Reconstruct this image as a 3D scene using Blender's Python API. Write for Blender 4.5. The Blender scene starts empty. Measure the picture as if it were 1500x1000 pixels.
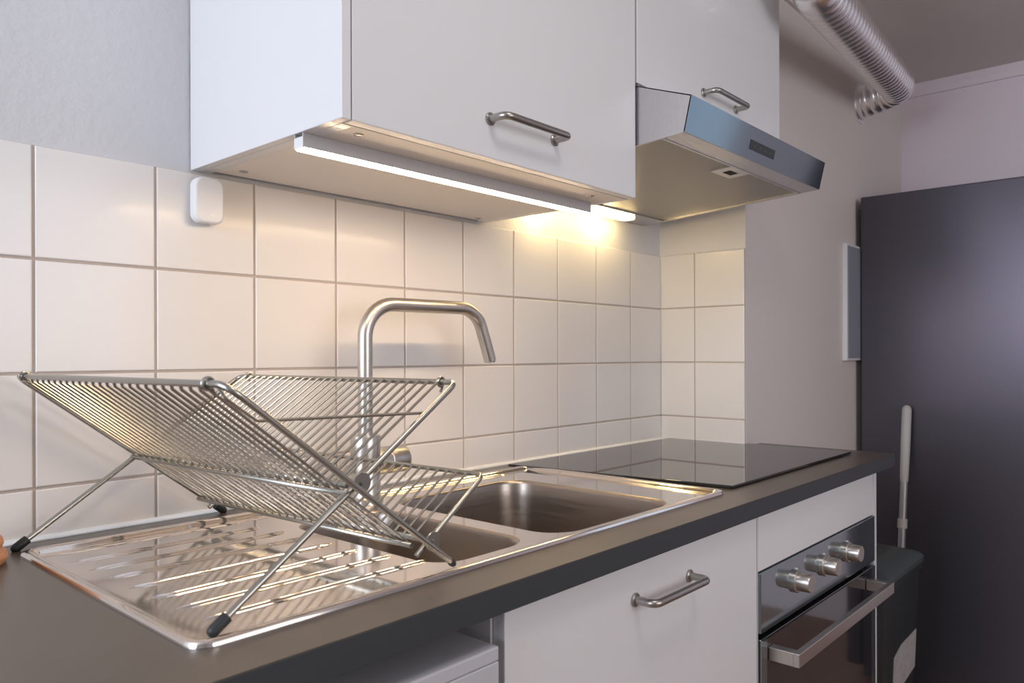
import bpy, bmesh, math, random
from mathutils import Vector, Matrix
random.seed(7)
C = bpy.context.scene
COL = C.collection
PI = math.pi

# ------------------------------------------------------------------ camera
cd = bpy.data.cameras.new('camera')
cam = bpy.data.objects.new('camera', cd)
COL.objects.link(cam)
C.camera = cam
F_PX, PX, PY = 1106.77, 835.2, 518.3
YAW, ROLL = 0.8791, -0.0029
cd.sensor_fit = 'HORIZONTAL'
cd.sensor_width = 36.0
cd.lens = F_PX / 1500 * 36.0
cd.shift_x = (750 - PX) / 1500
cd.shift_y = (PY - 500) / 1500
cd.clip_start = 0.02
cd.dof.use_dof = True
cd.dof.focus_distance = 1.25
cd.dof.aperture_fstop = 9.0
fwd = Vector((math.sin(YAW), math.cos(YAW), 0))
rgt = Vector((math.cos(YAW), -math.sin(YAW), 0))
up = Vector((0, 0, 1))
r2 = rgt * math.cos(ROLL) + up * math.sin(ROLL)
u2 = -rgt * math.sin(ROLL) + up * math.cos(ROLL)
mw = Matrix((r2, u2, -fwd)).transposed().to_4x4()
mw.translation = Vector((-1.8095, -1.1658, 1.1338))
cam.matrix_world = mw

# ------------------------------------------------------------------ world, lights, exposure
w = bpy.data.worlds.new('sky')
C.world = w
w.use_nodes = True
bg = w.node_tree.nodes['Background']
bg.inputs[0].default_value = (0.72, 0.84, 1.0, 1)
bg.inputs[1].default_value = 1.0
C.view_settings.view_transform = 'Standard'
C.view_settings.look = 'None'
C.view_settings.exposure = 0.0
C.view_settings.gamma = 1.0


def area(name, loc, direction, sx, sy, power, color, spread=180):
    l = bpy.data.lights.new(name, 'AREA')
    l.shape = 'RECTANGLE'
    l.size, l.size_y = sx, sy
    l.energy = power
    l.color = color
    l.spread = math.radians(spread)
    o = bpy.data.objects.new(name, l)
    o.location = loc
    o.rotation_euler = Vector(direction).to_track_quat('-Z', 'Z').to_euler()
    COL.objects.link(o)
    return o


# daylight through the two windows of the room
area('window_daylight', (-3.54, -0.62, 1.55), (1, 0, 0), 1.0, 1.0, 36, (0.80, 0.88, 1.0))
area('rear_window_daylight', (-0.9, -3.38, 1.55), (0, 1, 0), 1.7, 1.0, 19, (1.0, 0.96, 0.96))
# the room's ceiling lamp, above and behind the photographer
ceil_l = area('ceiling_lamp', (-1.25, -1.15, 2.17), (0, 0.0, -1), 0.36, 0.36, 3.6, (1.0, 0.95, 0.92))
ceil_l.data.shape = 'DISK'

# ------------------------------------------------------------------ materials


def lin(r, g, b):
    f = lambda c: (c / 255 / 12.92) if c / 255 <= 0.04045 else ((c / 255 + 0.055) / 1.055) ** 2.4
    return (f(r), f(g), f(b), 1)


def mat(name, col, rough=0.5, metal=0.0, spec=0.5, coat=0.0, coat_rough=0.1, noise=None, bump=None, rough_noise=None,
        stretch=(1, 1, 1), emit=None, estr=0, trans=0, ior=1.5):
    m = bpy.data.materials.new(name)
    m.use_nodes = True
    nt = m.node_tree
    b = nt.nodes['Principled BSDF']
    if len(col) == 3:
        col = (*col, 1)
    b.inputs['Base Color'].default_value = col
    b.inputs['Roughness'].default_value = rough
    b.inputs['Metallic'].default_value = metal
    b.inputs['Specular IOR Level'].default_value = spec
    b.inputs['Coat Weight'].default_value = coat
    b.inputs['Coat Roughness'].default_value = coat_rough
    b.inputs['IOR'].default_value = ior
    b.inputs['Transmission Weight'].default_value = trans
    if emit:
        b.inputs['Emission Color'].default_value = (*emit, 1)
        b.inputs['Emission Strength'].default_value = estr
    if noise or bump or rough_noise:
        tc = nt.nodes.new('ShaderNodeTexCoord')
        mp = nt.nodes.new('ShaderNodeMapping')
        mp.inputs['Scale'].default_value = stretch
        nt.links.new(tc.outputs['Object'], mp.inputs[0])

        def tex(scale, detail=3):
            n = nt.nodes.new('ShaderNodeTexNoise')
            n.inputs['Scale'].default_value = scale
            n.inputs['Detail'].default_value = detail
            nt.links.new(mp.outputs[0], n.inputs['Vector'])
            return n
        if noise:                                   # (scale, amount)
            n = tex(noise[0], 4)
            r = nt.nodes.new('ShaderNodeMix')
            r.data_type = 'RGBA'
            k = noise[1]
            r.inputs['A'].default_value = tuple(c * (1 - k) for c in col[:3]) + (1,)
            r.inputs['B'].default_value = tuple(min(1, c * (1 + k)) for c in col[:3]) + (1,)
            nt.links.new(n.outputs[0], r.inputs['Factor'])
            nt.links.new(r.outputs['Result'], b.inputs['Base Color'])
        if bump:                                    # (scale, strength, distance)
            n = tex(bump[0])
            bp = nt.nodes.new('ShaderNodeBump')
            bp.inputs['Strength'].default_value = bump[1]
            bp.inputs['Distance'].default_value = bump[2]
            nt.links.new(n.outputs[0], bp.inputs['Height'])
            nt.links.new(bp.outputs[0], b.inputs['Normal'])
        if rough_noise:                             # (scale, lo, hi)
            n = tex(rough_noise[0])
            mr = nt.nodes.new('ShaderNodeMapRange')
            mr.inputs['From Min'].default_value = 0.3
            mr.inputs['From Max'].default_value = 0.7
            mr.inputs['To Min'].default_value = rough_noise[1]
            mr.inputs['To Max'].default_value = rough_noise[2]
            nt.links.new(n.outputs[0], mr.inputs['Value'])
            nt.links.new(mr.outputs['Result'], b.inputs['Roughness'])
    return m


M = {}
M['paint'] = mat('white_wall_paint', (0.645, 0.645, 0.665), 0.75, bump=(90, 0.35, 0.004))
M['paint_pier'] = mat('greige_wall_paint', (0.74, 0.68, 0.645), 0.75, bump=(60, 0.2, 0.003))
M['paint_side'] = mat('white_side_paint', (0.80, 0.78, 0.76), 0.7, bump=(60, 0.2, 0.003))
M['paint_pink'] = mat('lilac_wall_paint', (0.84, 0.745, 0.80), 0.8, bump=(60, 0.2, 0.003))
M['ceiling'] = mat('ceiling_paint', (0.66, 0.61, 0.59), 0.85, bump=(50, 0.2, 0.003))
M['tile'] = mat('white_glazed_tile', (0.78, 0.75, 0.73), 0.28, coat=0.25, coat_rough=0.12, bump=(7, 0.12, 0.01))
M['grout'] = mat('grey_grout', (0.50, 0.43, 0.385), 0.9, bump=(200, 0.4, 0.002))
M['caulk'] = mat('white_caulk', (0.80, 0.78, 0.75), 0.4)
M['laminate'] = mat('white_laminate', (0.80, 0.80, 0.81), 0.28, coat=0.2, coat_rough=0.08)
M['laminate_edge'] = mat('lit_board_underside', (0.84, 0.79, 0.74), 0.5)  # LED bounce light is put into this warm, brighter board colour
M['worktop'] = mat('dark_grey_worktop', (0.086, 0.070, 0.058), 0.30, noise=(14, 0.12), bump=(400, 0.06, 0.001), spec=0.65)  # base colour includes the warm brown cast of the LED light
M['worktop_edge'] = mat('anthracite_edge_band', (0.038, 0.043, 0.049), 0.5)
M['steel'] = mat('brushed_stainless_steel', (0.80, 0.745, 0.71), 0.1, 1.0, rough_noise=(18, 0.06, 0.12), bump=(4, 0.008, 0.01))
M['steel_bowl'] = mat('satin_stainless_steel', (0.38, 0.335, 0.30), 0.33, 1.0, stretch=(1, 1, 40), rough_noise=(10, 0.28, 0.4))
M['steel_brushed'] = mat('brushed_nickel', (0.60, 0.57, 0.53), 0.33, 1.0)
M['handle'] = mat('satin_nickel_handle', (0.42, 0.40, 0.38), 0.33, 1.0)
M['wire'] = mat('galvanised_wire', (0.44, 0.43, 0.39), 0.27, 1.0)
M['rubber'] = mat('black_rubber', (0.018, 0.022, 0.024), 0.5)
M['hob'] = mat('black_hob_glass', (0.012, 0.012, 0.012), 0.03, spec=0.8, ior=1.6)
M['hood_side'] = mat('hood_stainless', (0.60, 0.59, 0.60), 0.32, 1.0, stretch=(1, 40, 1), rough_noise=(30, 0.26, 0.38))
M['hood_glossy'] = mat('hood_polished_steel_front', (0.25, 0.30, 0.34), 0.12, 1.0)
M['mesh'] = mat('hood_filter_mesh', (0.42, 0.40, 0.37), 0.42, 1.0, bump=(700, 0.5, 0.002))
M['black'] = mat('black_plastic', (0.010, 0.012, 0.014), 0.3)
M['keys'] = mat('dim_display_marks', (0.05, 0.06, 0.065), 0.4)
M['dark'] = mat('dark_gap', (0.02, 0.02, 0.02), 0.8)
M['plastic'] = mat('white_plastic', (0.82, 0.82, 0.83), 0.3)
M['rail'] = mat('white_aluminium_rail', (0.58, 0.56, 0.56), 0.4)
M['shadedcover'] = mat('shaded_plastic_cover', (0.30, 0.32, 0.37), 0.4)  # refrigerator's shade on the box front is put into the cover colour
M['led'] = mat('led_diffuser', (1, 0.9, 0.75), 0.5, emit=(1.0, 0.72, 0.44), estr=56)
M['hoodlamp'] = mat('hood_lamp_lens', (1, 0.9, 0.6), 0.5, emit=(1.0, 0.74, 0.34), estr=11)
M['oven_panel'] = mat('oven_glossy_panel', (0.34, 0.39, 0.42), 0.08, 0.9)
M['oven_glass'] = mat('oven_door_glass', (0.008, 0.010, 0.012), 0.04, spec=1.0, coat=0.6)
M['fridge'] = mat('charcoal_enamel', (0.078, 0.076, 0.088), 0.28, 0.3, spec=0.6)
M['fridge'].node_tree.nodes['Principled BSDF'].inputs['Specular Tint'].default_value = (1.0, 0.78, 1.0, 1)  # purple cast of the reflected glow, put into the specular tint
M['bin'] = mat('dark_green_grey_plastic', (0.020, 0.026, 0.027), 0.42, bump=(300, 0.1, 0.001))
M['binlid'] = mat('grey_green_plastic_lid', (0.062, 0.075, 0.075), 0.38)
M['paper'] = mat('printed_paper_label', (0.42, 0.40, 0.40), 0.6, noise=(60, 0.25))
M['duct'] = mat('aluminium_foil_duct', (0.92, 0.90, 0.89), 0.30, 1.0)
M['pipe'] = mat('beige_painted_pipe', (0.42, 0.38, 0.33), 0.6)
M['pole'] = mat('grey_painted_pole', (0.42, 0.42, 0.42), 0.35, 0.6)
M['grip'] = mat('pale_grey_grip', (0.50, 0.48, 0.45), 0.5)
M['tan'] = mat('tan_wood', lin(196, 140, 100), 0.45, noise=(25, 0.25), stretch=(1, 1, 6))
M['floor'] = mat('brown_wood_floor', (0.30, 0.18, 0.12), 0.4, noise=(3, 0.35), stretch=(1, 8, 1))
M['appliance'] = mat('white_appliance_enamel', (0.56, 0.56, 0.59), 0.3)
M['glass'] = mat('window_glass', (1, 1, 1), 0.0, trans=1.0, ior=1.02)

# ------------------------------------------------------------------ mesh helpers


def bm_box(bm, x0, x1, y0, y1, z0, z1, bev=0.0, seg=2):
    r = bmesh.ops.create_cube(bm, size=1.0)
    vs = r['verts']
    for v in vs:
        v.co = Vector(((x0 + x1) / 2 + v.co.x * (x1 - x0), (y0 + y1) / 2 + v.co.y * (y1 - y0), (z0 + z1) / 2 + v.co.z * (z1 - z0)))
    if bev > 0:
        es = list({e for v in vs for e in v.link_edges})
        bmesh.ops.bevel(bm, geom=es, offset=bev, segments=seg, affect='EDGES', profile=0.5)
    return bm


def fillet(pts, rad, n=8):
    pts = [Vector(p) for p in pts]
    if rad <= 0:
        return pts
    out = [pts[0]]
    for i in range(1, len(pts) - 1):
        p, a, b = pts[i], pts[i - 1], pts[i + 1]
        da, db = (a - p), (b - p)
        la, lb = da.length, db.length
        da.normalize(); db.normalize()
        ang = da.angle(db)
        if ang > PI - 0.02:
            out.append(p); continue
        t = min(rad / math.tan(ang / 2), la * 0.49, lb * 0.49)
        rr = t * math.tan(ang / 2)
        bis = (da + db).normalized()
        c = p + bis * (rr / math.sin(ang / 2))
        s, e = p + da * t - c, p + db * t - c
        tot = s.angle(e)
        ax = s.cross(e).normalized()
        for k in range(n + 1):
            out.append(c + Matrix.Rotation(tot * k / n, 3, ax) @ s)
    out.append(pts[-1])
    return out


def bm_tube(bm, pts, r, seg=10, rad=0.0, n=8, cap=True, radii=None):
    P = fillet(pts, rad, n)
    rings = []
    t0 = (P[1] - P[0]).normalized()
    ref = Vector((0, 0, 1)) if abs(t0.z) < 0.9 else Vector((1, 0, 0))
    nrm = t0.cross(ref).normalized()
    prev = t0
    for i, p in enumerate(P):
        if i == 0:
            t = t0
        elif i == len(P) - 1:
            t = (P[i] - P[i - 1]).normalized()
        else:
            t = ((P[i + 1] - P[i]).normalized() + (P[i] - P[i - 1]).normalized()).normalized()
        q = prev.rotation_difference(t)
        nrm = q @ nrm
        nrm = (nrm - t * nrm.dot(t)).normalized()
        prev = t
        b = t.cross(nrm)
        rr = radii[i] if radii else r
        rings.append([bm.verts.new(p + (nrm * math.cos(2 * PI * k / seg) + b * math.sin(2 * PI * k / seg)) * rr) for k in range(seg)])
    for i in range(len(rings) - 1):
        A, B = rings[i], rings[i + 1]
        for k in range(seg):
            f = bm.faces.new((A[k], A[(k + 1) % seg], B[(k + 1) % seg], B[k]))
            f.smooth = True
    if cap:
        bm.faces.new(list(reversed(rings[0])))
        bm.faces.new(rings[-1])
    return bm


def bm_lathe(bm, prof, axis='Z', loc=(0, 0, 0), seg=32, smooth=True):
    """prof: (radius, height) list along the axis"""
    loc = Vector(loc)
    rings = []
    for r, h in prof:
        ring = []
        for k in range(seg):
            a = 2 * PI * k / seg
            u, v = r * math.cos(a), r * math.sin(a)
            p = {'Z': (u, v, h), 'Y': (u, h, v), 'X': (h, u, v)}[axis]
            ring.append(bm.verts.new(loc + Vector(p)))
        rings.append(ring)
    for A, B in zip(rings, rings[1:]):
        for k in range(seg):
            f = bm.faces.new((A[k], A[(k + 1) % seg], B[(k + 1) % seg], B[k]))
            f.smooth = smooth
    bm.faces.new(rings[0]); bm.faces.new(rings[-1])
    return bm


def bm_prism(bm, poly, axis, a, b, bev=0.0):
    """poly: 2D points; axis the extrusion axis"""
    def P(p, h):
        return {'X': (h, p[0], p[1]), 'Y': (p[0], h, p[1]), 'Z': (p[0], p[1], h)}[axis]
    A = [bm.verts.new(P(p, a)) for p in poly]
    B = [bm.verts.new(P(p, b)) for p in poly]
    n = len(poly)
    fs = [bm.faces.new(A), bm.faces.new(B)]
    for i in range(n):
        fs.append(bm.faces.new((A[i], A[(i + 1) % n], B[(i + 1) % n], B[i])))
    if bev:
        es = list({e for f in fs for e in f.edges})
        bmesh.ops.bevel(bm, geom=es, offset=bev, segments=2, affect='EDGES', profile=0.5)
    return bm


def obj(name, bm, m, parent=None, loc=None, label=None):
    bmesh.ops.recalc_face_normals(bm, faces=bm.faces[:])
    for e in bm.edges:
        if len(e.link_faces) == 2 and e.calc_face_angle(0) > 0.62:
            e.smooth = False
    me = bpy.data.meshes.new(name)
    bm.to_mesh(me)
    bm.free()
    o = bpy.data.objects.new(name, me)
    for mm in (m if isinstance(m, (list, tuple)) else [m]):
        me.materials.append(mm)
    COL.objects.link(o)
    if parent is not None:
        o.parent = parent
        wl = Vector(parent.location)
        p = parent.parent
        while p is not None:
            wl += Vector(p.location); p = p.parent
        # vertices are written in world coordinates: shift them into the parent's space
        me.transform(Matrix.Translation(-wl))
    if label:
        o['label'] = label
    return o


def box(name, b, m, parent=None, bev=0.0, label=None, seg=2):
    return obj(name, bm_box(bmesh.new(), *b, bev, seg), m, parent, label=label)


def thing(name, label, cat, loc=(0, 0, 0), group=None):
    o = bpy.data.objects.new(name, None)
    o.empty_display_size = 0.05
    COL.objects.link(o)
    o.location = loc
    o['label'] = label
    o['category'] = cat
    if group:
        o['group'] = group
    return o


def tag(o, label, cat, group=None):
    o['label'] = label
    o['category'] = cat
    if group:
        o['group'] = group
    return o


def struct(o):
    o['kind'] = 'structure'
    return o


def rrect(x0, x1, y0, y1, r, n=8):
    pts = []
    for cx, cy, a0 in ((x1 - r, y1 - r, 0), (x0 + r, y1 - r, PI / 2), (x0 + r, y0 + r, PI), (x1 - r, y0 + r, 1.5 * PI)):
        for k in range(n + 1):
            a = a0 + PI / 2 * k / n
            pts.append((cx + r * math.cos(a), cy + r * math.sin(a)))
    return pts


# ------------------------------------------------------------------ room shell
ZW = 0.8923                 # worktop top
ZC = 2.188                   # ceiling
PIER_Y = -0.259
T = 0.15
RX0, RX1, RY0 = -3.6, 1.37, -3.4

struct(box('floor', (RX0 - .1, RX1 + .1, RY0 - .1, 0.2, -0.1, 0), M['floor']))
struct(box('ceiling', (RX0 - .1, RX1 + .1, RY0 - .1, 0.2, ZC, ZC + 0.1), M['ceiling']))
wall_back = struct(box('wall_back', (RX0 - .1, 0.006, 0.006, 0.2, 0, ZC), M['paint']))
wall_pier = struct(box('wall_pier', (0.006, RX1 + .1, PIER_Y, 0.2, 0, ZC), [M['paint_pier'], M['paint_side']]))
for p in wall_pier.data.polygons:
    if p.normal.x < -0.5:
        p.material_index = 1           # the narrow side above the tiles is painted white


def wall_with_hole(name, axis, c0, c1, a0, a1, h0, h1, z0, z1, m='paint'):
    bm = bmesh.new()
    for (p0, p1, q0, q1) in ((a0, h0, 0, ZC), (h1, a1, 0, ZC), (h0, h1, 0, z0), (h0, h1, z1, ZC)):
        if axis == 'X':
            bm_box(bm, c0, c1, p0, p1, q0, q1)
        else:
            bm_box(bm, p0, p1, c0, c1, q0, q1)
    return struct(obj(name, bm, M[m]))


wall_with_hole('wall_left', 'X', RX0 - .1, RX0, RY0 - .1, 0.006, -1.14, -0.10, 1.0, 2.08)
wall_with_hole('wall_right', 'X', RX1, RX1 + .1, RY0 - .1, PIER_Y, -2.5, -1.62, 1.0, 2.0, 'paint_pink')
wall_with_hole('wall_front', 'Y', RY0 - .1, RY0, RX0, RX1, -1.75, -0.05, 1.0, 2.08)


def window(n, axis, c, h0, h1, z0, z1):
    bm = bmesh.new()
    t = 0.05
    for p0, p1, q0, q1 in ((h0, h0 + t, z0, z1), (h1 - t, h1, z0, z1), (h0, h1, z0, z0 + t), (h0, h1, z1 - t, z1), ((h0 + h1) / 2 - .025, (h0 + h1) / 2 + .025, z0, z1)):
        if axis == 'X':
            bm_box(bm, c - .03, c + .02, p0, p1, q0, q1)
        else:
            bm_box(bm, p0, p1, c - .03, c + .02, q0, q1)
    o = struct(obj('window_%d' % n, bm, M['plastic']))
    return o


window(1, 'X', RX0 - .06, -1.14, -0.10, 1.0, 2.08)
window(2, 'Y', RY0 - .06, -1.75, -0.05, 1.0, 2.08)
window(3, 'X', RX1 + .06, -2.5, -1.62, 1.0, 2.0)  # unseen window, added so the hood front has blue sky to reflect

# glazed tiles: one mesh over the back wall, one over the pier's side
tx0 = 0.1469                # first vertical joint left of the corner
G = 0.0036
zrows = [(ZW - 0.02, 0.96), (0.96, 1.11), (1.11, 1.26), (1.26, 1.41)]


def tile_mesh(bm, a0, a1, z0, z1, plane):
    g = G / 2
    tilt = [random.uniform(-0.0004, 0.0004) for _ in range(2)]
    b0 = len(bm.verts)
    r = bmesh.ops.create_cube(bm, size=1.0)
    vs = r['verts']
    th = 0.006
    for v in vs:
        u = a0 + g if v.co.x < 0 else a1 - g
        z = z0 + g if v.co.z < 0 else z1 - g
        d = 0.0 if v.co.y < 0 else th
        off = (tilt[0] * (1 if v.co.x > 0 else -1) + tilt[1] * (1 if v.co.z > 0 else -1)) if v.co.y < 0 else 0
        if plane == 'Y':
            v.co = Vector((u, d + off, z))
        else:
            v.co = Vector((d + off, u, z))
    bmesh.ops.recalc_face_normals(bm, faces=list({f for v in vs for f in v.link_faces}))
    es = list({e for v in vs for e in v.link_edges if all((w.co.y if plane == 'Y' else w.co.x) < 0.003 for w in e.verts)})
    bmesh.ops.bevel(bm, geom=es, offset=0.0018, segments=3, affect='EDGES', profile=0.5)


bm = bmesh.new()
edges = [0.0035] + [-tx0 - T * k for k in range(0, 15)]
for i in range(len(edges) - 1):
    for z0, z1 in zrows:
        tile_mesh(bm, edges[i + 1], edges[i], z0, z1, 'Y')
for f in bm.faces:
    f.smooth = False
obj('wall_tiles', bm, M['tile'], wall_back, label='white square glazed wall tiles')
box('tile_grout', (edges[-1], 0.002, 0.0018, 0.0065, ZW - 0.02, 1.4085), M['grout'], wall_back, label='beige grey grout between the tiles')
bm = bmesh.new()
for a0, a1 in ((-0.109, 0.0015), (-0.259, -0.109)):
    for z0, z1 in zrows:
        tile_mesh(bm, a0, a1, z0, z1, 'X')
obj('wall_tiles', bm, M['tile'], wall_pier, label='white square glazed wall tiles')
box('tile_grout', (0.0018, 0.0065, -0.258, 0.0, ZW - 0.02, 1.4085), M['grout'], wall_pier, label='beige grey grout between the tiles')

# sealant bead where the worktop meets the tiles
bm = bmesh.new()
bm_tube(bm, [(-2.3, -0.002, ZW + 0.001), (-0.003, -0.002, ZW + 0.001), (-0.003, PIER_Y, ZW + 0.001)], 0.0055, 8)
struct(obj('trim_1', bm, M['caulk']))
# cornice strips under the ceiling
bm = bmesh.new()
bm_prism(bm, [(RX1 - 0.035, ZC), (RX1, ZC), (RX1, 2.145), (RX1 - 0.012, 2.145), (RX1 - 0.02, 2.165)], 'Y', RY0, PIER_Y)
struct(obj('trim_2', bm, M['paint_pink']))
bm = bmesh.new()
bm_prism(bm, [(PIER_Y - 0.035, ZC), (PIER_Y, ZC), (PIER_Y, 2.145), (PIER_Y - 0.012, 2.145), (PIER_Y - 0.02, 2.165)], 'X', 0.006, RX1)
struct(obj('trim_3', bm, M['paint_pier']))

# ------------------------------------------------------------------ worktop with a cut-out for the sink
WX0, WX1, WY0, WY1 = -2.3, 0.089, -0.606, -0.002
SX0, SX1, SY0, SY1 = -1.5338, -0.6273, -0.5407, -0.0629
ZB = ZW - 0.030
bm = bmesh.new()
cut = (SX0 + 0.0105, SX1 - 0.0105, SY0 + 0.0105, SY1 - 0.0105)
bm_box(bm, WX0, cut[0], WY0, WY1, ZB, ZW)
bm_box(bm, cut[1], 0.0, WY0, WY1, ZB, ZW)
bm_box(bm, cut[0], cut[1], WY0, cut[2], ZB, ZW)
bm_box(bm, cut[0], cut[1], cut[3], WY1, ZB, ZW)
bm_box(bm, 0.0, WX1, WY0, PIER_Y - 0.001, ZB, ZW)
wt = obj('worktop', bm, M['worktop'])
tag(wt, 'long dark grey laminate kitchen worktop carrying the sink and hob', 'worktop')
bm = bmesh.new()
bm_box(bm, WX0, WX1 + 0.001, WY0 - 0.0012, WY0, ZB, ZW - 0.0008, 0.0004, 1)
obj('edge_band', bm, M['worktop_edge'], wt, label='anthracite front edge')

# ------------------------------------------------------------------ sink
sink = thing('kitchen_sink', 'stainless steel double bowl sink with ribbed drainer, set into worktop', 'sink', ((SX0 + SX1) / 2, (SY0 + SY1) / 2, ZW))
ZD = ZW - 0.0012            # deck height
ZP = ZW + 0.0010            # sunken drainer panel
BOWL1 = (-1.046, -0.742, -0.512, -0.140)
BOWL2 = (-1.240, -1.080, -0.500, -0.170)
PAN = (-1.508, -1.262 + 0.02, -0.500, -0.095)


def loop(bm, pts, z):
    return [bm.verts.new((x, y, z)) for x, y in pts]


def bridge(bm, A, B, smooth=True):
    n = len(A)
    for k in range(n):
        f = bm.faces.new((A[k], A[(k + 1) % n], B[(k + 1) % n], B[k]))
        f.smooth = smooth


def inset(R, d, r):
    return rrect(R[0] + d, R[1] - d, R[2] + d, R[3] - d, r)


bm = bmesh.new()
S = (SX0, SX1, SY0, SY1)
L = [loop(bm, inset(S, d, max(0.004, 0.022 - d)), ZW + z) for d, z in ((0, 0.0002), (0.0004, 0.003), (0.0016, 0.0048), (0.004, 0.0055), (0.009, 0.0053), (0.0125, 0.0036), (0.0155, 0.0005), (0.018, -0.0012))]
for a, b in zip(L, L[1:]):
    bridge(bm, a, b)
h1 = loop(bm, rrect(*BOWL1, 0.052), ZD)
h2 = loop(bm, rrect(*BOWL2, 0.045), ZD)
REC = (-1.19, -0.715, -0.107, -0.0845)
h3 = loop(bm, rrect(*REC, 0.010), ZD)
loops = [L[-1], h1, h2, h3]
es = []
for lp in loops:
    for k in range(len(lp)):
        e = bm.edges.get((lp[k], lp[(k + 1) % len(lp)])) or bm.edges.new((lp[k], lp[(k + 1) % len(lp)]))
        es.append(e)
bmesh.ops.triangle_fill(bm, use_beauty=True, use_dissolve=False, edges=es)
# shallow trough along the back ledge
prev = h3
for d, z in ((0.002, -0.0012), (0.005, -0.003)):
    lp = loop(bm, inset(REC, d, 0.010 - d), ZD + z)
    bridge(bm, prev, lp)
    prev = lp
bm.faces.new(prev)
# drainer: pressed ribs, each a low rounded bead
gy = [-0.150, -0.202, -0.253, -0.308, -0.361, -0.414, -0.464]
gx0 = [-1.503, -1.502, -1.500, -1.499, -1.497, -1.495, -1.492]
gx1 = [-1.266, -1.258, -1.256, -1.256, -1.254, -1.243, -1.232]


def bead(bm, xa, xb, y, wid, h, z):
    prof = []
    nu = 7
    for j in range(nu):
        a = j / (nu - 1)
        prof.append((-wid / 2 + wid * a, h * math.sin(PI * a) ** 1.2))
    rows = []
    stations = [0, 0.012, 0.03, 0.06, 0.94, 0.97, 0.988, 1.0]
    for s in stations:
        k = math.sin(PI / 2 * min(1, min(s, 1 - s) / 0.06)) ** 0.6 if min(s, 1 - s) > 0 else 0.02
        rows.append([bm.verts.new((xa + (xb - xa) * s, y + p * max(k, 0.1), z + q * k)) for p, q in prof])
    for A, B in zip(rows, rows[1:]):
        for j in range(nu - 1):
            f = bm.faces.new((A[j], A[j + 1], B[j + 1], B[j]))
            f.smooth = True


for y, xa, xb in zip(gy, gx0, gx1):
    bead(bm, xa, xb, y, 0.0078, 0.0023, ZD - 0.0001)
    bead(bm, xa + .008, xb - .006, y - 0.0076, 0.0070, 0.0017, ZD - 0.0001)
bead(bm, -1.50, -1.262, -0.098, 0.014, 0.002, ZD - 0.0001)
obj('deck', bm, M['steel'], sink, label='shiny ribbed steel deck')


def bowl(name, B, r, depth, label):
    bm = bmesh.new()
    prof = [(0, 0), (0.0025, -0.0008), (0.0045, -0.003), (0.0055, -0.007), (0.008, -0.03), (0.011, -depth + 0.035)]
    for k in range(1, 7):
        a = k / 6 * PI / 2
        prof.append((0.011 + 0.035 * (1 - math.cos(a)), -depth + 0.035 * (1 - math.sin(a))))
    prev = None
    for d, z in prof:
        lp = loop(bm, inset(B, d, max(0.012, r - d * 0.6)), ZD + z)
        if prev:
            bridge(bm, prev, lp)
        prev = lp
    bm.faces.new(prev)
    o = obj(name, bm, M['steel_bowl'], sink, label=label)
    cx, cy = (B[0] + B[1]) / 2, (B[2] + B[3]) / 2
    bm = bmesh.new()
    bm_lathe(bm, [(0.0, 0.001), (0.028, 0.001), (0.036, 0.003), (0.040, 0.002), (0.041, 0.0005)], 'Z', (cx, cy, ZD - depth), 32)
    obj('drain_strainer', bm, M['steel'], o)
    return o


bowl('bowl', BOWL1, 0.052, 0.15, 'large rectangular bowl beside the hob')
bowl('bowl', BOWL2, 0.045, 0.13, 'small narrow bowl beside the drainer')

# ------------------------------------------------------------------ mixer tap
FX, FY = -1.058, -0.100
tap = thing('mixer_tap', 'brushed steel mixer tap with square arched swan neck spout behind sink', 'tap', (FX, FY, ZD))
bm = bmesh.new()
bm_lathe(bm, [(0.0, 0), (0.029, 0), (0.029, 0.004), (0.0255, 0.006), (0.0245, 0.008), (0.0245, 0.045), (0.0238, 0.0465), (0.0238, 0.049), (0.0245, 0.0505), (0.0245, 0.107), (0.0235, 0.109), (0.0, 0.109)], 'Z', (FX, FY, ZD), 40)
obj('body', bm, M['steel_brushed'], tap)
bm = bmesh.new()
path = [(FX, FY, ZD + 0.108), (FX, FY, 1.2195), (-0.822, FY, 1.2215), (-0.768, FY, 1.121)]
path[2] = (-0.806, FY, 1.2215)
P = fillet(path, 0.058, 14)
bm_tube(bm, P, 0.0122, 24)
obj('spout', bm, M['steel_brushed'], tap)
bm = bmesh.new()
bm_lathe(bm, [(0.0, 0), (0.0085, 0), (0.0095, 0.0015), (0.0095, 0.003), (0.0, 0.003)], 'Z', (-0.7683, FY, 1.1185), 20)
obj('aerator', bm, M['dark'], tap)
bm = bmesh.new()
bm_lathe(bm, [(0.0, 0.015), (0.0222, 0.015), (0.0222, 0.040), (0.0208, 0.041), (0.0208, 0.043), (0.0225, 0.044), (0.0225, 0.076), (0.0205, 0.080), (0.015, 0.082), (0.0, 0.0825)], 'X', (FX, FY, ZD + 0.062), 32)
lev = obj('lever', bm, M['steel_brushed'], tap)
# ------------------------------------------------------------------ hob
hob = thing('induction_hob', 'black glass induction hob on worktop in the tiled corner', 'hob', (-0.3, -0.28, ZW))
bm = bmesh.new()
bm_prism(bm, [(-0.648, -0.030), (-0.0025, -0.030), (-0.0025, PIER_Y - 0.003), (0.013, PIER_Y - 0.003), (0.013, -0.530), (-0.590, -0.530)], 'Z', ZW + 0.0012, ZW + 0.0062, 0.0012)
obj('glass_top', bm, M['hob'], hob)
bm = bmesh.new()
bm_prism(bm, [(-0.642, -0.035), (-0.008, -0.035), (-0.008, -0.524), (-0.584, -0.524)], 'Z', ZW + 0.0002, ZW + 0.0013)
obj('gasket', bm, M['dark'], hob)


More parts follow.
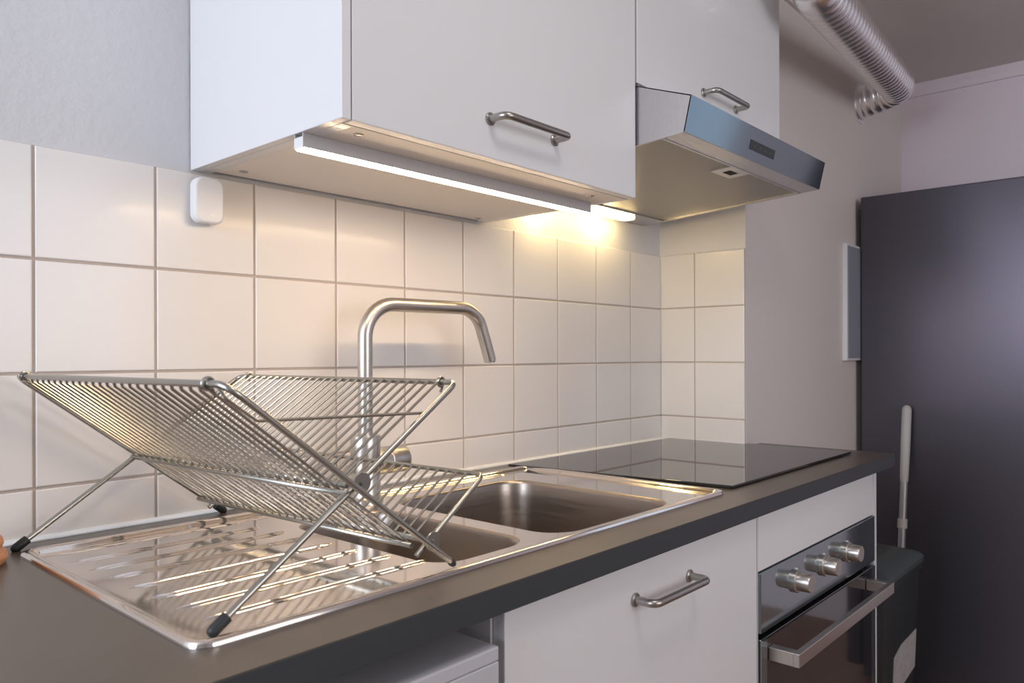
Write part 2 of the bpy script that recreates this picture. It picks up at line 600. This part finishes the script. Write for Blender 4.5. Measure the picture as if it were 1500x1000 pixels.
# ------------------------------------------------------------------ bow handles
def bow_handle(name, xa, xb, y, z, parent, out=0.033, r=0.0055):
    bm = bmesh.new()
    bm_tube(bm, [(xa, y, z), (xa, y - out, z), (xb, y - out, z), (xb, y, z)], r, 16, 0.011, 6)
    for x in (xa, xb):
        bm_lathe(bm, [(0, 0), (0.0092, 0), (0.0092, -0.0025), (0.0075, -0.004), (0.0, -0.004)], 'Y', (x, y, z), 20)
    return obj(name, bm, M['handle'], parent, label='satin nickel bow handle')


# ------------------------------------------------------------------ base units
YD = -0.590                 # door fronts
ZDT = ZB - 0.004


def door_slab(name, x0, x1, y, z0, z1, m, parent, th=0.018, bev=0.0012):
    return box(name, (x0, x1, y, y + th, z0, z1), m, parent, bev)


sc = thing('sink_base_cabinet', 'white lower cabinet under the sink, one door with bow handle', 'cabinet', (-0.92, -0.3, 0))
bm = bmesh.new()
bm_box(bm, -1.2295, -1.213, YD + 0.019, -0.03, 0.10, ZDT)
bm_box(bm, -0.633, -0.6165, YD + 0.019, -0.03, 0.10, ZDT)
bm_box(bm, -1.213, -0.633, YD + 0.019, -0.03, 0.10, 0.118)
bm_box(bm, -1.213, -0.633, -0.045, -0.03, 0.118, ZDT)
obj('carcass', bm, M['laminate'], sc)
d = door_slab('door', -1.2265, -0.6185, YD, 0.105, ZDT, M['laminate'], sc)
bow_handle('handle', -0.981, -0.841, YD, 0.807, d)
box('plinth', (-1.2295, -0.6165, YD + 0.06, YD + 0.076, 0.0, 0.10), M['laminate'], sc)

ov = thing('oven_housing_cabinet', 'white lower oven cabinet with blank filler strip above the oven', 'cabinet', (-0.31, -0.3, 0))
bm = bmesh.new()
bm_box(bm, -0.615, -0.6125, YD + 0.001, -0.03, 0.10, ZDT)
bm_box(bm, -0.0175, 0.0025, YD - 0.001, -0.005, 0.0, ZDT)
bm_box(bm, -0.6125, -0.0175, YD + 0.019, -0.03, 0.10, 0.14)
obj('carcass', bm, M['laminate'], ov)
door_slab('filler_panel', -0.6115, -0.0185, YD, 0.7605, ZDT, M['laminate'], ov)
box('plinth', (-0.6125, -0.0175, YD + 0.06, YD + 0.076, 0.0, 0.10), M['laminate'], ov)

oven = thing('built_in_oven', 'built-in oven with dark glass door and three steel knobs', 'oven', (-0.315, -0.3, 0.15))
OX0, OX1 = -0.6115, -0.0185
box('body', (OX0 + 0.01, OX1 - 0.01, YD + 0.022, -0.06, 0.145, 0.755), M['dark'], oven)
box('control_panel', (OX0, OX1, YD - 0.004, YD + 0.02, 0.655, 0.7585), M['oven_panel'], oven, 0.0015)
od = box('oven_door', (OX0, OX1, YD - 0.004, YD + 0.02, 0.150, 0.6455), M['oven_glass'], oven, 0.002)
for x0, x1 in ((OX0, OX0 + 0.022), (OX1 - 0.022, OX1)):
    box('door_edge_strip', (x0, x1, YD - 0.0046, YD - 0.003, 0.152, 0.6445), M['oven_panel'], od, label='brushed steel edge strip')
bm = bmesh.new()
hx0, hx1, hy = -0.583, -0.063, YD - 0.060
bm_box(bm, hx0, hx1, hy, hy + 0.012, 0.602, 0.626, 0.0015)
bm_box(bm, hx0, hx0 + 0.018, hy + 0.010, YD - 0.004, 0.602, 0.626, 0.0015)
bm_box(bm, hx1 - 0.018, hx1, hy + 0.010, YD - 0.004, 0.602, 0.626, 0.0015)
obj('handle', bm, M['steel_brushed'], od, label='square brushed steel bar handle')
for kx in (-0.467, -0.333, -0.203):
    bm = bmesh.new()
    bm_lathe(bm, [(0, 0), (0.0215, 0), (0.0215, -0.006), (0.020, -0.008), (0.0175, -0.008), (0.0170, -0.030), (0.016, -0.032), (0, -0.032)], 'Y', (kx, YD - 0.004, 0.7135), 32)
    k = obj('knob', bm, M['steel_brushed'], oven)
    bm = bmesh.new()
    bm_box(bm, kx - 0.0012, kx + 0.0012, YD - 0.0085, YD - 0.0035, 0.7135 + 0.0205, 0.7135 + 0.0235)
    obj('pointer', bm, M['plastic'], k)

dw = thing('dishwasher', 'white freestanding appliance tucked under the worktop left of sink cabinet', 'dishwasher', (-1.55, -0.3, 0))
ZT = 0.828
box('body', (-1.846, -1.250, -0.578, -0.04, 0.03, ZT - 0.016), M['appliance'], dw, 0.003)
box('top_panel', (-1.849, -1.247, -0.602, -0.035, ZT - 0.0155, ZT), M['appliance'], dw, 0.002)
box('control_fascia', (-1.849, -1.247, -0.602, -0.578, ZT - 0.052, ZT - 0.0158), M['appliance'], dw, 0.0015)
box('door', (-1.849, -1.247, -0.602, -0.578, 0.10, ZT - 0.0555), M['appliance'], dw, 0.003)
box('kick_plate', (-1.84, -1.256, -0.56, -0.545, 0.0, 0.095), M['appliance'], dw)

# ------------------------------------------------------------------ wall units
YU = -0.392
ZU = 1.413
ZUT = 2.10
uc = thing('wall_cabinet', 'large white wall cabinet above sink with LED strip beneath', 'cabinet', (-0.99, -0.2, ZU))
ux0, ux1 = -1.2955, -0.6868
bm = bmesh.new()
bm_box(bm, ux0 + 0.013, ux0 + 0.029, YU + 0.020, 0.004, ZU, ZUT)
bm_box(bm, ux1 - 0.016, ux1, YU + 0.020, 0.004, ZU, ZUT)
bm_box(bm, ux0 + 0.029, ux1 - 0.016, YU + 0.020, 0.004, ZUT - 0.016, ZUT)
bm_box(bm, ux0 + 0.029, ux1 - 0.016, -0.012, 0.002, ZU + 0.016, ZUT - 0.016)
obj('carcass', bm, M['laminate'], uc)
box('cover_panel', (ux0, ux0 + 0.0128, YU, 0.004, ZU, ZUT), M['laminate'], uc, 0.0008)
bm = bmesh.new()
bm_box(bm, ux0 + 0.0292, ux1 - 0.0162, YU + 0.020, -0.014, ZU, ZU + 0.016)
bp = obj('bottom_panel', bm, M['laminate_edge'], uc, label='underside board with round screw covers')
for x, y in ((-1.242, -0.348), (-1.240, -0.050), (-0.757, -0.342), (-0.735, -0.030)):
    bm = bmesh.new()
    bm_lathe(bm, [(0, -0.0012), (0.003, -0.0012), (0.0035, -0.0004), (0.0055, -0.0014), (0.0065, -0.0008), (0.0065, 0.001), (0, 0.001)], 'Z', (x, y, ZU), 20)
    obj('screw_cover', bm, M['handle'], bp)
d = door_slab('door', ux0 + 0.0145, -0.6895, YU, ZU, ZUT, M['laminate'], uc, 0.0185)
bow_handle('handle', -1.053, -0.913, YU, 1.4685, d)

hc = thing('wall_cabinet', 'shorter white wall cabinet above the extractor hood', 'cabinet', (-0.38, -0.2, 1.62))
vx0, vx1, ZV = -0.6863, -0.079, 1.622
bm = bmesh.new()
bm_box(bm, vx0, vx0 + 0.016, YU + 0.020, 0.004, ZV, ZUT)
bm_box(bm, vx1 - 0.016, vx1, YU + 0.020, 0.004, ZV, ZUT)
bm_box(bm, vx0 + 0.016, vx1 - 0.016, YU + 0.020, 0.004, ZUT - 0.016, ZUT)
bm_box(bm, vx0 + 0.016, vx1 - 0.016, YU + 0.020, 0.004, ZV, ZV + 0.016)
obj('carcass', bm, M['laminate'], hc)
d = door_slab('door', vx0 + 0.0025, vx1, YU, ZV, ZUT, M['laminate'], hc, 0.0185)
bow_handle('handle', -0.447, -0.307, YU, 1.666, d)

# LED strip
led = thing('led_strip_light', 'white aluminium LED strip lamp glowing under the large wall cabinet', 'lamp', (-1.0, -0.294, ZU))
lx0, lx1, ly0, ly1, lz0 = -1.293, -0.708, -0.3045, -0.2835, 1.3925
bm = bmesh.new()
bm_box(bm, lx0, lx1, ly0, ly0 + 0.002, lz0 + 0.002, ZU - 0.0003)
bm_box(bm, lx0, lx1, ly1 - 0.002, ly1, lz0 + 0.002, ZU - 0.0003)
bm_box(bm, lx0, lx1, ly0 + 0.002, ly1 - 0.002, ZU - 0.0065, ZU - 0.0045)
bm_box(bm, lx0, lx1, ly0 + 0.002, ly0 + 0.006, lz0 + 0.006, lz0 + 0.008)
obj('rail', bm, M['rail'], led)
for ex0, ex1 in ((lx0 - 0.0005, lx0 + 0.0020), (lx1 - 0.0015, lx1 + 0.0008)):
    box('end_cap', (ex0, ex1, ly0 + 0.0003, ly1 - 0.0003, lz0 + 0.0015, ZU - 0.0055), M['plastic'], led, 0.0004)
bm = bmesh.new()
bm_prism(bm, [(ly0 + 0.0002, lz0 + 0.002), (ly0 + 0.003, lz0), (ly1 - 0.003, lz0), (ly1 - 0.0002, lz0 + 0.002)], 'X', lx0 + 0.0022, lx1 - 0.0018)
obj('diffuser', bm, M['led'], led, label='glowing warm white diffuser')

# ------------------------------------------------------------------ extractor hood
hood = thing('extractor_hood', 'stainless steel slimline extractor hood under the short wall cabinet', 'hood', (-0.38, -0.2, 1.5))
qx0, qx1 = -0.684, -0.082
prof = [(-0.490, 1.515), (-0.504, 1.5755), (-0.396, 1.6145), (-0.396, 1.618), (-0.004, 1.618), (-0.004, 1.485)]
bm = bmesh.new()
bm_prism(bm, prof, 'X', qx0, qx0 + 0.0015)
bm_prism(bm, prof, 'X', qx1 - 0.0015, qx1)
bm_prism(bm, [(-0.501, 1.5745), (-0.394, 1.6135), (-0.394, 1.6155), (-0.503, 1.5760)], 'X', qx0, qx1)
bm_prism(bm, [(-0.394, 1.6135), (-0.004, 1.6165), (-0.004, 1.618), (-0.394, 1.6155)], 'X', qx0, qx1)
obj('casing', bm, M['hood_side'], hood)
bm = bmesh.new()
bm_prism(bm, [(-0.4905, 1.5150), (-0.5045, 1.5755), (-0.5020, 1.5760), (-0.4880, 1.5152)], 'X', qx0, qx1)
front = obj('front_panel', bm, M['hood_glossy'], hood, label='polished blue grey steel front')


def on_front(x, t, off):     # t 0 bottom .. 1 top of the sloping front
    n = Vector((0, -0.0605, -0.014)).normalized()
    return Vector((x, -0.4905 - 0.014 * t, 1.515 + 0.0605 * t)) + n * off


def front_patch(name, x0, x1, t0, t1, m, parent, th=0.0006):
    bm = bmesh.new()
    a = [bm.verts.new(on_front(x, t, th)) for x, t in ((x0, t0), (x1, t0), (x1, t1), (x0, t1))]
    b = [bm.verts.new(on_front(x, t, -0.0005)) for x, t in ((x0, t0), (x1, t0), (x1, t1), (x0, t1))]
    bm.faces.new(a); bm.faces.new(b)
    for i in range(4):
        bm.faces.new((a[i], a[(i + 1) % 4], b[(i + 1) % 4], b[i]))
    return obj(name, bm, m, parent)


cp = front_patch('control_display', -0.450, -0.340, 0.30, 0.60, M['black'], front)
for i in range(4):
    front_patch('touch_key', -0.435 + i * 0.024, -0.425 + i * 0.024, 0.42, 0.48, M['keys'], cp, 0.0009)
# underside: lip, filter, rear lamp strip


def zu(y):                  # underside height
    return 1.485 + (1.515 - 1.485) * (-y - 0.004) / 0.486


def under(bm, x0, x1, y0, y1, dz, th=0.002):
    A = [bm.verts.new((x, y, zu(y) + dz)) for x, y in ((x0, y0), (x1, y0), (x1, y1), (x0, y1))]
    B = [bm.verts.new((x, y, zu(y) + dz + th)) for x, y in ((x0, y0), (x1, y0), (x1, y1), (x0, y1))]
    bm.faces.new(A); bm.faces.new(B)
    for i in range(4):
        bm.faces.new((A[i], A[(i + 1) % 4], B[(i + 1) % 4], B[i]))


bm = bmesh.new()
under(bm, qx0 + 0.0015, qx1 - 0.0015, -0.488, -0.447, 0)
under(bm, qx0 + 0.0015, qx1 - 0.0015, -0.066, -0.004, 0)
under(bm, qx0 + 0.0015, qx0 + 0.006, -0.447, -0.066, 0)
obj('base_plate', bm, M['hood_side'], hood)
bm = bmesh.new()
under(bm, qx0 + 0.006, qx1 - 0.008, -0.447, -0.066, 0.003)
fl = obj('grease_filter', bm, M['mesh'], hood, label='fine metal grease filter')
bm = bmesh.new()
under(bm, qx0 + 0.004, qx1 - 0.004, -0.4475, -0.4435, -0.0015, 0.005)
under(bm, qx1 - 0.0095, qx1 - 0.0035, -0.447, -0.064, -0.0015, 0.005)
under(bm, qx0 + 0.004, qx1 - 0.004, -0.0680, -0.0640, -0.0010, 0.005)
obj('filter_frame', bm, M['hood_side'], fl)
bm = bmesh.new()
under(bm, -0.425, -0.342, -0.443, -0.396, -0.0005, 0.004)
cl = obj('filter_latch', bm, M['hood_side'], fl, label='square finger latch')
bm = bmesh.new()
under(bm, -0.400, -0.366, -0.428, -0.410, -0.0010, 0.001)
obj('latch_slot', bm, M['dark'], cl)
bm = bmesh.new()
bm_box(bm, -0.585, -0.205, -0.058, -0.018, 1.4775, 1.4895, 0.006, 3)
lamp_lens = obj('lamp_lens', bm, M['hoodlamp'], hood, label='glowing yellow lamp lens')
for lxp in (-0.53, -0.30):
    l = bpy.data.lights.new('hood_bulb', 'POINT')
    l.energy = 0.22
    l.color = (1.0, 0.72, 0.34)
    l.shadow_soft_size = 0.012
    o = bpy.data.objects.new('hood_bulb', l)
    o.location = (lxp, -0.036, 1.462)
    COL.objects.link(o)

# ------------------------------------------------------------------ sensor on the tiles
sn = thing('motion_sensor', 'small white rounded plastic sensor on the tiles under the cabinet corner', 'sensor', (-1.28, -0.012, 1.366))


def plate(name, x0, x1, z0, z1, y0, y1, r, m, parent, taper=0.0, label=None):
    bm = bmesh.new()
    P0 = rrect(x0, x1, z0, z1, r)
    rings = []
    for y, ins in ((y1, taper), (y1 - (y1 - y0) * 0.75, taper * 0.3), (y0 + 0.003, 0.0), (y0 + 0.001, 0.001), (y0, 0.003)):
        pts = rrect(x0 + ins, x1 - ins, z0 + ins, z1 - ins, r - ins * 0.5)
        rings.append([bm.verts.new((x, y, z)) for x, z in pts])
    for A, B in zip(rings, rings[1:]):
        bridge(bm, A, B)
    bm.faces.new(rings[0]); bm.faces.new(rings[-1])
    return obj(name, bm, m, parent, label=label)


plate('back_plate', -1.298, -1.260, 1.336, 1.398, -0.008, -0.0003, 0.010, M['plastic'], sn)
pl = plate('housing', -1.301, -1.257, 1.332, 1.401, -0.024, -0.008, 0.013, M['plastic'], sn)
bm = bmesh.new()
bm_lathe(bm, [(0, -0.0003), (0.0012, -0.0003), (0.0012, 0.001), (0, 0.001)], 'Y', (-1.2745, -0.024, 1.345), 12)
obj('status_dot', bm, M['handle'], pl)

# ------------------------------------------------------------------ dish rack
RC = Vector((-1.376, -0.272, ZD))
rack = thing('dish_drying_rack', 'folding two tier wire dish rack standing open on the drainer', 'dish rack', RC)
HA, HB, HC = 0.248, 0.235, 0.226


def rp(x, y, z):            # rack profile point given in world x/z, y from the rack's middle
    return Vector((x, RC.y + y, z))


zf = ZD + 0.0052
A0, A1 = (-1.2450, zf), (-1.5120, 1.1085)
B0, B1 = (-1.5170, zf), (-1.2250, 1.1010)
RW, RR = 0.0034, 0.0016


def lerp(p, q, t):
    return (p[0] + (q[0] - p[0]) * t, p[1] + (q[1] - p[1]) * t)


def lineA(x):
    return A0[1] + (A1[1] - A0[1]) * (x - A0[0]) / (A1[0] - A0[0])


def lineB(x):
    return B0[1] + (B1[1] - B0[1]) * (x - B0[0]) / (B1[0] - B0[0])


def uframe(name, p0, p1, half, r, rad, label):
    bm = bmesh.new()
    bm_tube(bm, [rp(p0[0], -half, p0[1]), rp(p1[0], -half, p1[1]), rp(p1[0], half, p1[1]), rp(p0[0], half, p0[1])], r, 12, rad, 7)
    return obj(name, bm, M['wire'], rack, label=label)


fa = uframe('leg_frame', A0, A1, HA, RW, 0.017, 'bent wire frame rising to the left')
fb = uframe('leg_frame', B0, B1, HB, RW, 0.011, 'bent wire frame rising to the right')
C0 = (-1.2790, 0.9085)
C1 = (-1.1700, 0.9085 + 0.109 * (B1[1] - B0[1]) / (B1[0] - B0[0]))
fc = uframe('tray_frame', C0, C1, HC, 0.0030, 0.010, 'lower cutlery tray frame')
for p, q, h in ((A0, A1, HA), (B0, B1, HB)):
    for s in (-1, 1):
        dirv = Vector((q[0] - p[0], 0, q[1] - p[1])).normalized()
        c = rp(p[0], s * h, p[1])
        small = (p is A0 and s == -1)
        rr = 0.0042 if small else 0.0057
        ln = 0.004 if small else 0.015
        bm = bmesh.new()
        st = [(-0.0052, 0.2), (-0.0045, 0.55), (-0.0025, 0.85), (0.0, 1.0), (ln, 1.0), (ln + 0.0006, 0.9), (ln + 0.0007, 0.6)]
        bm_tube(bm, [c + dirv * a for a, _ in st], rr, 16, radii=[rr * k for _, k in st])
        obj('foot_cap', bm, M['rubber'], fa if p is A0 else fb, label='black rubber foot cap')


def crossbar(name, x, z, half, r, parent):
    bm = bmesh.new()
    bm_tube(bm, [rp(x, -half, z), rp(x, half, z)], r, 10)
    return obj(name, bm, M['wire'], parent)


XP = -1.376
NR = 26


def grid(name, top, bot, half, parent_label, n, hook, tz, tb=0.0):
    """rods from the top rail down to a cross bar; each rod its own mesh under the grid's lower bar"""
    d = Vector((top[0] - bot[0], 0, top[1] - bot[1])).normalized()
    nrm = Vector((-d.z, 0, d.x))
    if nrm.z > 0:
        nrm = -nrm
    bm = bmesh.new()
    bm_tube(bm, [rp(bot[0], -half, bot[1]) + nrm * tb, rp(bot[0], half, bot[1]) + nrm * tb], 0.0030, 10)
    g = obj(name, bm, M['wire'], rack, label=parent_label)
    first = None
    off = nrm * tz
    for i in range(n):
        y = -half + 0.014 + (2 * half - 0.028) * i / (n - 1)
        if first is None:
            bm = bmesh.new()
            pts = [rp(bot[0], y, bot[1]) - d * 0.0045 + off * 0.9, rp(bot[0], y, bot[1]) + d * 0.006 + off, rp(top[0], y, top[1]) - d * hook + off, rp(top[0], y, top[1]) - d * 0.001]
            bm_tube(bm, pts, RR, 6, 0.002, 3)
            first = obj('rod', bm, M['wire'], g)
            first.location = (0, 0, 0)
            y0 = y
        else:
            c = first.copy()
            COL.objects.link(c)
            c.parent = g
            c.location = (0, y - y0, 0)
    return g


aL = lerp(A0, A1, 0.155)
grid('side_grid', A1, aL, 0.232, 'dense wire rods sloping up to the left', NR, 0.006, 0.0036, 0.0080)
bP = (XP + 0.006, lineB(XP + 0.006))
grid('side_grid', B1, bP, 0.224, 'dense wire rods sloping up to the right', NR, 0.005, -0.0036)
cL = lerp(C0, C1, 0.17)
grid('tray_grid', C1, cL, 0.216, 'wire rods of the lower tray', NR - 1, 0.005, -0.0036)
crossbar('pivot_bar', XP - 0.004, lineA(XP - 0.004) - 0.0098, 0.238, 0.0031, rack)
# hinge washers on both ends, a wire strut and the four rail clips
for x, z, h in ((XP + 0.012, lineB(XP) + 0.008, 0.2395), (-1.262, 0.9225, 0.2345)):
    for s in (-1, 1):
        bm = bmesh.new()
        bm_lathe(bm, [(0, -0.0012), (0.0105, -0.0012), (0.0110, -0.0006), (0.0110, 0.0006), (0.0105, 0.0012), (0, 0.0012)], 'Y', rp(x, s * h, z), 24)
        bm_lathe(bm, [(0, -0.004), (0.003, -0.004), (0.003, 0.004), (0, 0.004)], 'Y', rp(x, s * h, z), 12)
        obj('hinge_washer', bm, M['wire'], rack)
bm = bmesh.new()
bm_tube(bm, [rp(A1[0] + 0.006, -0.224, A1[1] - 0.003), rp(A1[0] + 0.010, -0.229, A1[1] - 0.013), rp(-1.472, -0.229, 1.0735), rp(-1.268, -0.229, lineB(-1.268) - 0.003)], 0.0017, 10, 0.008, 5)
obj('wire_strut', bm, M['wire'], rack, label='thin horizontal wire strut')
for (x, z), half, fr in ((A1, 0.218, fa), (B1, 0.209, fb)):
    for s in (-1, 1):
        bm = bmesh.new()
        ring = []
        for k in range(17):
            a = 2 * PI * k / 16 * 0.8 + 0.4
            ring.append(rp(x + 0.0052 * math.cos(a), s * half, z + 0.0052 * math.sin(a)))
        ring.append(ring[-1] + Vector((0.004 if x < -1.4 else -0.004, 0, -0.008)))
        bm_tube(bm, ring, 0.0017, 8)
        obj('rail_clip', bm, M['wire'], fr)
rack.rotation_euler = (0, 0, 0.050)

# ------------------------------------------------------------------ turned wooden pot at the very edge of the picture
bm = bmesh.new()
prof = [(0, 0.0)]
R0, hgt = 0.050, 0.060
for i in range(40):
    t = i / 39
    prof.append((R0 * (0.80 + 0.17 * (1 - t) ** 0.7) + 0.004 * abs(math.sin(t * PI * 3.4)) - 0.014 * t * t, 0.0005 + hgt * t))
prof.append((0.020, hgt + 0.003)); prof.append((0, hgt + 0.004))
bm_lathe(bm, prof, 'Z', (-1.597, -0.078, ZW), 40)
pot = obj('wooden_pot', bm, M['tan'])
tag(pot, 'tan ringed wooden pot cut by the left picture edge, on the worktop', 'pot')

# ------------------------------------------------------------------ right hand side: fuse box, refrigerator, bin, broom, duct
fb_ = thing('fuse_box', 'thin white box on the grey wall, half hidden by the refrigerator', 'fuse box', (0.79, PIER_Y, 1.3))
box('housing', (0.704, 0.875, PIER_Y - 0.0165, PIER_Y - 0.0002, 1.109, 1.500), M['plastic'], fb_, 0.002)
box('cover', (0.712, 0.867, PIER_Y - 0.0185, PIER_Y - 0.0160, 1.117, 1.492), M['shadedcover'], fb_, 0.0008)

fr = thing('refrigerator', 'tall charcoal grey refrigerator standing at right, taller than the worktop', 'refrigerator', (1.09, -0.6, 0))
box('body', (0.825, 1.362, -0.905, -0.280, 0.03, 1.668), M['fridge'], fr, 0.004)
box('door', (0.825, 1.362, -0.960, -0.910, 0.06, 1.668), M['fridge'], fr, 0.006)
for x in (0.86, 1.32):
    for y in (-0.86, -0.33):
        bm = bmesh.new()
        bm_lathe(bm, [(0, 0), (0.02, 0), (0.02, 0.03), (0, 0.03)], 'Z', (x, y, 0), 16)
        obj('foot', bm, M['black'], fr)

bn = thing('waste_bin', 'dark green grey plastic waste bin with lid, between oven cabinet and refrigerator', 'bin', (0.27, -0.44, 0))
bx0, bx1, by0, by1, bz = 0.100, 0.467, -0.581, -0.290, 0.556
bm = bmesh.new()
rings = []
for z, ins in ((0.0, 0.038), (0.004, 0.032), (0.30, 0.020), (bz - 0.02, 0.010), (bz - 0.02, 0.004), (bz, 0.004)):
    rings.append([bm.verts.new((x, y, z)) for x, y in rrect(bx0 + ins, bx1 - ins, by0 + ins, by1 - ins, 0.03)])
for A, B in zip(rings, rings[1:]):
    bridge(bm, A, B)
bm.faces.new(rings[0]); bm.faces.new(rings[-1])
bb = obj('body', bm, M['bin'], bn)
bm = bmesh.new()
rings = []
for z, ins in ((bz + 0.0003, 0.0), (bz + 0.012, 0.0), (bz + 0.020, 0.006), (bz + 0.032, 0.045), (bz + 0.036, 0.07)):
    rings.append([bm.verts.new((x, y, z)) for x, y in rrect(bx0 + ins, bx1 - ins, by0 + ins, by1 - ins, 0.035)])
for A, B in zip(rings, rings[1:]):
    bridge(bm, A, B)
bm.faces.new(rings[0]); bm.faces.new(rings[-1])
obj('lid', bm, M['binlid'], bn, label='grey green swing lid')
bm = bmesh.new()


def binface(x, z, off):
    t = z / (bz - 0.02)
    ins = 0.032 + (0.010 - 0.032) * t
    return Vector((x, by0 + ins - off, z))


q = [(0.225, 0.235), (0.422, 0.262), (0.422, 0.368), (0.285, 0.364), (0.225, 0.345)]
A = [bm.verts.new(binface(x, z, 0.0012)) for x, z in q]
B = [bm.verts.new(binface(x, z, -0.0004)) for x, z in q]
bm.faces.new(A); bm.faces.new(B)
for i in range(len(q)):
    bm.faces.new((A[i], A[(i + 1) % len(q)], B[(i + 1) % len(q)], B[i]))
obj('sticker', bm, M['paper'], bb, label='pale printed paper sticker')

br = thing('broom', 'broom with pale grip leaning on the refrigerator behind the waste bin', 'broom', (0.7, -0.43, 0))
top = Vector((0.800, -0.4365, 0.962))
low = Vector((0.740, -0.4365, 0.548))
dv = (low - top).normalized()
flo = top + dv * ((top.z - 0.045) / -dv.z)
bm = bmesh.new()
bm_tube(bm, [flo, top + dv * 0.24], 0.0115, 16)
obj('pole', bm, M['pole'], br)
bm = bmesh.new()
gp = [(0, 0.45), (0.006, 0.85), (0.014, 1.0), (0.12, 1.0), (0.20, 0.92), (0.246, 0.86)]
bm_tube(bm, [top + dv * a for a, _ in gp], 0.0150, 16, radii=[0.0150 * k for _, k in gp])
obj('grip', bm, M['grip'], br, label='pale grey tapered grip')
bm = bmesh.new()
bm_tube(bm, [top + dv * 0.365, top + dv * 0.395], 0.0150, 16)
obj('collar', bm, M['grip'], br)
bm = bmesh.new()
bm_box(bm, flo.x - 0.12, flo.x + 0.12, flo.y - 0.02, flo.y + 0.02, 0.04, 0.075, 0.006)
obj('brush_head', bm, M['black'], br)
bm = bmesh.new()
bm_box(bm, flo.x - 0.118, flo.x + 0.118, flo.y - 0.018, flo.y + 0.018, 0.001, 0.041)
obj('bristles', bm, M['pole'], br)


def resample(P, step):
    out = [P[0].copy()]
    acc = 0.0
    for a, b in zip(P, P[1:]):
        seg = (b - a).length
        d0 = step - acc
        while d0 <= seg:
            out.append(a.lerp(b, d0 / seg))
            d0 += step
        acc = (acc + seg) % step
    return out


du = thing('ventilation_duct', 'ribbed aluminium flexible duct leaving a collar on the grey wall beside the ceiling', 'duct', (0.87, PIER_Y, 1.99))
P = fillet([(0.885, -0.272, 2.012), (0.872, -0.395, 2.030), (-0.165, -0.512, 1.950), (-0.25, -0.512, ZC - 0.002)], 0.070, 16)
P = resample(P, 0.0028)
R = []
for i in range(len(P)):
    ph = (i % 11) / 11
    R.append(0.0565 * (0.93 + 0.07 * abs(math.sin(PI * ph)) ** 0.45))
bm = bmesh.new()
bm_tube(bm, P, 0.048, 28, radii=R)
obj('hose', bm, M['duct'], du)
bm = bmesh.new()
bm_lathe(bm, [(0, -0.0004), (0.070, -0.0004), (0.070, -0.004), (0.060, -0.006), (0.0595, -0.020), (0.0, -0.020)], 'Y', (0.885, PIER_Y, 2.010), 32)
obj('wall_collar', bm, M['duct'], du)
